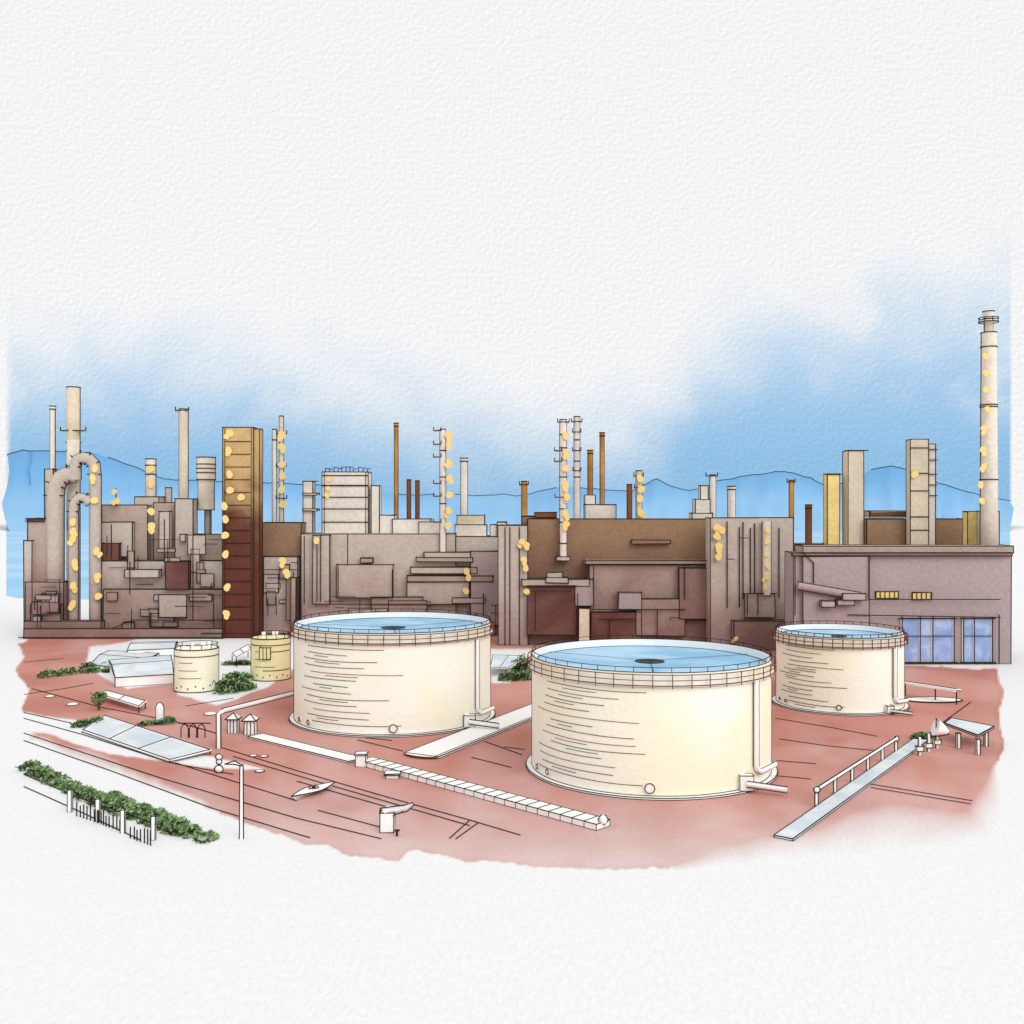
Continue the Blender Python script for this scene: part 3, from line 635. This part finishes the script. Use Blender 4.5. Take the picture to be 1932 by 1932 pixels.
g.line([p+Vector((-r,-.1,0)),p+Vector((-r,-.1,2.8)),p+Vector((-r*.7,-.1,3.5)),p+Vector((0,-.1,3.85)),p+Vector((r*.7,-.1,3.5)),p+Vector((r,-.1,2.8)),p+Vector((r,-.1,0))],.18); g.done()
p=gp(372,1392); g=G('pipe_trestle',p)
for k in range(3):
    q=p+Vector((k*1.6-2.4,0,0)); P=[q+Vector((-.7,0,0)),q+Vector((-.7,0,1.8)),q+Vector((-.4,0,2.4)),q+Vector((0,0,2.6)),q+Vector((.4,0,2.4)),q+Vector((.7,0,1.8)),q+Vector((.7,0,0))]; g.line(P,.16,'arch')
g.bar('beam',INK,p+Vector((-3.5,0,2.8)),p+Vector((2.5,0,2.8)),.2); g.done()
p=gp(456,1583); g=G('street_lamp',p); zt=Zy(1443,p.y)
g.tube('pole',M['white'],[p,p+Vector((0,0,zt))],[.26,.2],10)
for s_ in(-1,1): g.bar('ink_line',INK,p+Vector((s_*.27,-.1,0)),p+Vector((s_*.22,-.1,zt)),.13)
g.tube('arm',M['white'],[p+Vector((0,0,zt)),p+Vector((-.9,0,zt+.35)),p+Vector((-2.1,0,zt+.1))],[.2,.25,.15],8)
g.line([p+Vector((.2,-.2,zt)),p+Vector((-.9,-.2,zt+.6)),p+Vector((-2.2,-.2,zt+.15)),p+Vector((-.9,-.2,zt+.1)),p+Vector((0,-.2,zt-.1))],.13); g.done()
p=gp(592,1497); g=G('small_boat',p); ang=math.radians(58)
def bt(u,v,z): return p+Vector((u*math.cos(ang)-v*math.sin(ang),u*math.sin(ang)+v*math.cos(ang),z))
n=13; L_=4.8; us=[-L_+2*L_*i/(n-1) for i in range(n)]; ws=[1.5*max(0,1-(abs(u)/L_)**1.5) +.03 for u in us]
vs=[bt(u,-w_,.7) for u,w_ in zip(us,ws)]+[bt(u,w_,.7) for u,w_ in zip(us,ws)]+[bt(u*.85,0,.05) for u in us]
fs=[(i,i+1,n+i+1,n+i) for i in range(n-1)]+[(i,2*n+i,2*n+i+1,i+1) for i in range(n-1)]+[(n+i,n+i+1,2*n+i+1,2*n+i) for i in range(n-1)]
g.add('hull',M['white'],vs,fs); g.line(vs[:n],.14); g.line(vs[n:2*n],.14)
c=bt(0,0,.75); g.cyl('hatch',M['white'],c.x,c.y,.7,.9,.75,None,16); g.ring('hatch_rim',RUSTINK,c.x,c.y,.95,.75,.14,n=16); g.ring('hatch_rim',INK,c.x,c.y,.95,.25,.12,n=12); g.done()
p=gp(730,1572); g=G('water_pump',p); g.box('body',M['white'],p.x-.95,p.x+.95,p.y,p.y+1.4,0,2.7,.16)
g.tube('spout',M['white'],[p+Vector((-.3,.6,2.7)),p+Vector((.2,.6,3.1)),p+Vector((1.4,.6,3.1)),p+Vector((2.6,.6,3.4)),p+Vector((3.4,.6,3.8))],[.7,.5,.4,.4,.35],10)
g.line([p+Vector((-1,-.1,2.7)),p+Vector((-.9,-.1,3.4)),p+Vector((.4,-.1,3.6)),p+Vector((2.3,-.1,3.8)),p+Vector((3.4,-.1,4.2)),p+Vector((3.7,-.1,3.9)),p+Vector((2.8,-.1,3.0)),p+Vector((1.2,-.1,2.6)),p+Vector((.9,-.1,2.4))],.14); g.done()
p=gp(749,1578); g=G('ground_valve',p); g.tube('stem',INK,[p,p+Vector((0,0,.8))],.15,8); g.ring('wheel',INK,p.x,p.y,.8,.35,.1,n=12); g.done()
p=gp(414,1458); g=G('valve_bollard',p)
for z,r in ((.7,.75),(1.9,.5),(2.7,.6)): g.blob('bulb',M['white'],p+Vector((0,0,z)),r,r,r*.9,jit=.03); g.line([p+Vector((r*math.cos(i*.6),-r*.5,z+r*.9*math.sin(i*.6))) for i in range(11)],.13)
g.done()
for x,y,rx_ in ((490,1456,9),(397,1348,12),(137,1330,11),(94,1315,9),(498,1428,8),(478,1427,8)):
    p=gp(x,y); g=G('round_hatch_cover',p); r=rx_/F*p.y; g.blob('dome',M['white'],p,r,r,r*.35,n=16,jit=0.02); g.ring('rim',RUSTINK,p.x,p.y,.12,r,.15,n=20); g.done()
g=G('picket_fence',gp(200,1560)); 
for (x0,y0,x1,y1,n_) in ((146,1540,226,1568,14),(246,1582,284,1596,7),(185,1552,188,1553,2)):
    for k in range(n_):
        p=gp(x0+(x1-x0)*k/(n_-1)+R.uniform(-2,2),y0+(y1-y0)*k/(n_-1)); g.bar('picket',INK,p,p+Vector((0,0,R.uniform(1.4,2.1))),.14)
for x,y in ((132,1532),(185,1550),(232,1572),(290,1585)):
    p=gp(x,y); g.box('post',M['white'],p.x-.28,p.x+.28,p.y-.2,p.y+.2,0,3.2,.12)
A=gp(125,1525);B=gp(292,1586); g.bar('top_rail',INK,A+Vector((0,0,2.2)),B+Vector((0,0,2.2)),.1)
g.done()

# ---------------- vegetation
def foliage(name,clumps,nleaf,size,trunk=None):
    c0=clumps[0][0]; g=G(name,c0)
    for c,rx_,ry_,rz_ in clumps:
        c=Vector(c)
        for k in range(nleaf):
            v=Vector((R.gauss(0,1),R.gauss(0,1),R.gauss(0,1))).normalized()*R.uniform(.55,1.0)**.6
            p=c+Vector((v.x*rx_,v.y*ry_,abs(v.z)*rz_ if trunk is None else v.z*rz_)); s=size*R.uniform(.6,1.3)
            a=Vector((R.gauss(0,1),R.gauss(0,1),R.gauss(0,1)+.6)).normalized(); b=a.orthogonal().normalized(); c2=a.cross(b)
            lit=v.z+v.x*.4+R.uniform(-.5,.5); m='gl' if lit>.3 else ('gm' if lit>-.25 else 'gd')
            g.add('foliage_'+m,M[m],[p-b*s,p-c2*s*.6,p+b*s,p+c2*s*.6],[(0,1,2,3)])
        P=[]
        for k in range(10): P.append(c+Vector((-rx_*.8+rx_*1.6*k/9+R.uniform(-.2,.2)*rx_,-ry_*1.02,rz_*R.uniform(.2,1.05))))
        if R.random()<.8: g.line(P,size*.3,'twigs')
    if trunk:
        b,h=trunk; g.tube('trunk',M['bark'],[b,b+Vector((.1,0,h*.6)),b+Vector((0,0,h))],[.3,.2,.12],8)
        for k in range(4): a=k*1.6; g.tube('limb',M['bark'],[b+Vector((0,0,h*.7)),b+Vector((math.cos(a)*1.0,math.sin(a)*.8,h*1.15))],[.12,.05],6)
    else:
        for c,rx_,ry_,rz_ in clumps[::2]: g.bar('stem',M['bark'],Vector((c[0],c[1],0)),Vector((c[0],c[1],rz_*.6)),.15)
    g.done()
def row(name,pts,rpx,n,rz=1.3,leaf=.42):
    cl=[]; P=[gp(*p) for p in pts]; tot=sum((b-a).length for a,b in zip(P[:-1],P[1:])); 
    step=tot/n; 
    for a,b in zip(P[:-1],P[1:]):
        k=max(2,int((b-a).length/step))
        for i in range(k):
            q=a.lerp(b,(i+R.uniform(.1,.9))/k); r=rpx/F*q.y*R.uniform(.7,1.15); cl.append((q,r,r*1.2,r*rz*R.uniform(.6,1.1)))
    foliage(name,cl,120,leaf)
row('hedge',[(56,1450),(140,1494),(240,1536),(330,1568),(392,1584)],21,28,.9,.38)
row('hedge',[(200,1500),(320,1552),(380,1576)],17,14,.9,.38)
row('shrub_bed',[(80,1279),(130,1272),(175,1268),(212,1268)],14,9,1.0,.5)
row('shrub_bed',[(165,1262),(200,1260)],14,4,1.1,.5)
row('bush',[(142,1372),(188,1364)],15,6,.9); row('bush',[(272,1368),(324,1364)],14,6,.8)
row('bush',[(418,1308),(470,1300)],19,7,1.4,.5); row('bush',[(424,1290),(468,1284)],15,6,1.3,.5); row('bush',[(430,1254),(478,1254)],12,5,.9,.5)
row('bush',[(950,1284),(998,1282)],16,6,1.4,.5); row('bush',[(975,1266),(1000,1268)],15,5,2.2,.5)
row('bush',[(1726,1395),(1764,1388)],13,6,.9)
b=gp(186,1340); foliage('small_tree',[(b+Vector((0,0,2.6)),1.7,1.5,1.5),(b+Vector((.6,.3,3.2)),1.1,1,.9)],190,.34,(b,2.2))

# ---------------- world
W=bpy.data.worlds.new('World'); scene.world=W; W.use_nodes=True; nt=W.node_tree; N=nt.nodes; L=nt.links
bg=N['Background']; bg.inputs['Strength'].default_value=1.0
tc=N.new('ShaderNodeTexCoord'); sx=N.new('ShaderNodeSeparateXYZ'); L.new(tc.outputs['Generated'],sx.inputs[0])
def mth(op,a,b=None,c=None):
    n=N.new('ShaderNodeMath'); n.operation=op
    for i,v in enumerate((a,b,c)):
        if v is None: continue
        if isinstance(v,(int,float)): n.inputs[i].default_value=v
        else: L.new(v,n.inputs[i])
    return n.outputs[0]
def mrange(v,a,b,c=0,d_=1,sm=True):
    n=N.new('ShaderNodeMapRange'); n.interpolation_type='SMOOTHSTEP' if sm else 'LINEAR'
    L.new(v,n.inputs['Value'])
    for k,x in zip(('From Min','From Max','To Min','To Max'),(a,b,c,d_)): n.inputs[k].default_value=x
    return n.outputs[0]
ym=mth('MAXIMUM',sx.outputs['Y'],.02); u=mth('DIVIDE',sx.outputs['X'],ym); v=mth('DIVIDE',sx.outputs['Z'],ym)
t=mth('ADD',u,.5)
fc=N.new('ShaderNodeFloatCurve'); cv=fc.mapping.curves[0]
pts=[(0,700),(200,690),(400,700),(600,735),(800,790),(950,825),(1100,850),(1200,825),(1290,735),(1370,670),(1500,630),(1700,605),(1932,575)]
cv.points[0].location=(0,(960-pts[0][1])/1932*4); cv.points[1].location=(1,(960-pts[-1][1])/1932*4)
for x,y in pts[1:-1]: cv.points.new(x/1932,(960-y)/1932*4)
fc.mapping.update(); L.new(t,fc.inputs['Value'])
vt=mth('MULTIPLY',fc.outputs[0],.25)
cb=N.new('ShaderNodeCombineXYZ'); L.new(u,cb.inputs[0]); L.new(v,cb.inputs[1])
def noise(scale,det=4,vec=None,dist=0):
    n=N.new('ShaderNodeTexNoise'); n.inputs['Scale'].default_value=scale; n.inputs['Detail'].default_value=det; n.inputs['Distortion'].default_value=dist
    L.new(vec or cb.outputs[0],n.inputs['Vector']); return n.outputs['Fac']
n1=noise(11,5,dist=.4); n2=noise(7,4)
q=mth('SUBTRACT',v,vt); q=mth('MULTIPLY_ADD',mth('SUBTRACT',n1,.5),.10,q)
m=mrange(q,.085,-.085)
# loose cloud patches thin the blue on the right-hand side
m=mth('MULTIPLY',m,mth('SUBTRACT',1.0,mth('MULTIPLY',mrange(n2,.5,.62,0,.45),mrange(v,.06,.13))))
m=mth('MULTIPLY',m,mrange(u,-.496,-.488)); m=mth('MULTIPLY',m,mrange(u,.489,.485))
m=mth('MULTIPLY',m,mrange(sx.outputs['Y'],.05,.2))
mix=N.new('ShaderNodeMix'); mix.data_type='RGBA'; L.new(m,mix.inputs['Factor'])
PW=lin(247)
mix.inputs['A'].default_value=(PW,PW*.998,PW*.998,1)
mb=N.new('ShaderNodeMix'); mb.data_type='RGBA'; mb.inputs['A'].default_value=tuple(lin(x) for x in (144,192,231))+(1,); mb.inputs['B'].default_value=tuple(lin(x) for x in (176,210,240))+(1,)
L.new(mrange(v,.03,.17),mb.inputs['Factor']); L.new(mb.outputs['Result'],mix.inputs['B'])
sky=N.new('ShaderNodeTexSky'); sky.sky_type='NISHITA'; sky.sun_disc=False
EL=math.radians(36); AZ=math.radians(150)
sky.sun_elevation=EL; sky.sun_rotation=AZ
sc=N.new('ShaderNodeVectorMath'); sc.operation='SCALE'; L.new(sky.outputs[0],sc.inputs[0]); sc.inputs['Scale'].default_value=.1
m3=N.new('ShaderNodeMix'); m3.data_type='RGBA'; m3.inputs['Factor'].default_value=.03; L.new(mix.outputs['Result'],m3.inputs['A']); L.new(sc.outputs[0],m3.inputs['B'])
va=N.new('ShaderNodeVectorMath'); va.operation='ADD'; L.new(cb.outputs[0],va.inputs[0]); va.inputs[1].default_value=(.0012,-.0016,0)
ga=noise(250,2); gb=noise(250,2,va.outputs[0]); gr=mth('MULTIPLY_ADD',mth('SUBTRACT',ga,gb),.30,1.0)
sc2=N.new('ShaderNodeVectorMath'); sc2.operation='SCALE'; L.new(m3.outputs['Result'],sc2.inputs[0]); L.new(gr,sc2.inputs['Scale'])
L.new(sc2.outputs[0],bg.inputs['Color'])

sd_=bpy.data.lights.new('sun','SUN'); sd_.energy=1.5; sd_.angle=math.radians(40); sd_.color=(1,.98,.95)
so=bpy.data.objects.new('sun',sd_); scene.collection.objects.link(so)
dirv=Vector((math.sin(AZ)*math.cos(EL),math.cos(AZ)*math.cos(EL),math.sin(EL)))
so.rotation_euler=dirv.to_track_quat('Z','Y').to_euler(); so.location=dirv*200+Vector((0,200,0))
cd=bpy.data.cameras.new('camera'); co=bpy.data.objects.new('camera',cd); scene.collection.objects.link(co)
co.location=(0,0,H); co.rotation_euler=(math.radians(90),0,0); cd.lens=36; cd.sensor_width=36; cd.shift_y=-(966-960)/1932; cd.clip_end=20000; cd.clip_start=.5
scene.camera=co
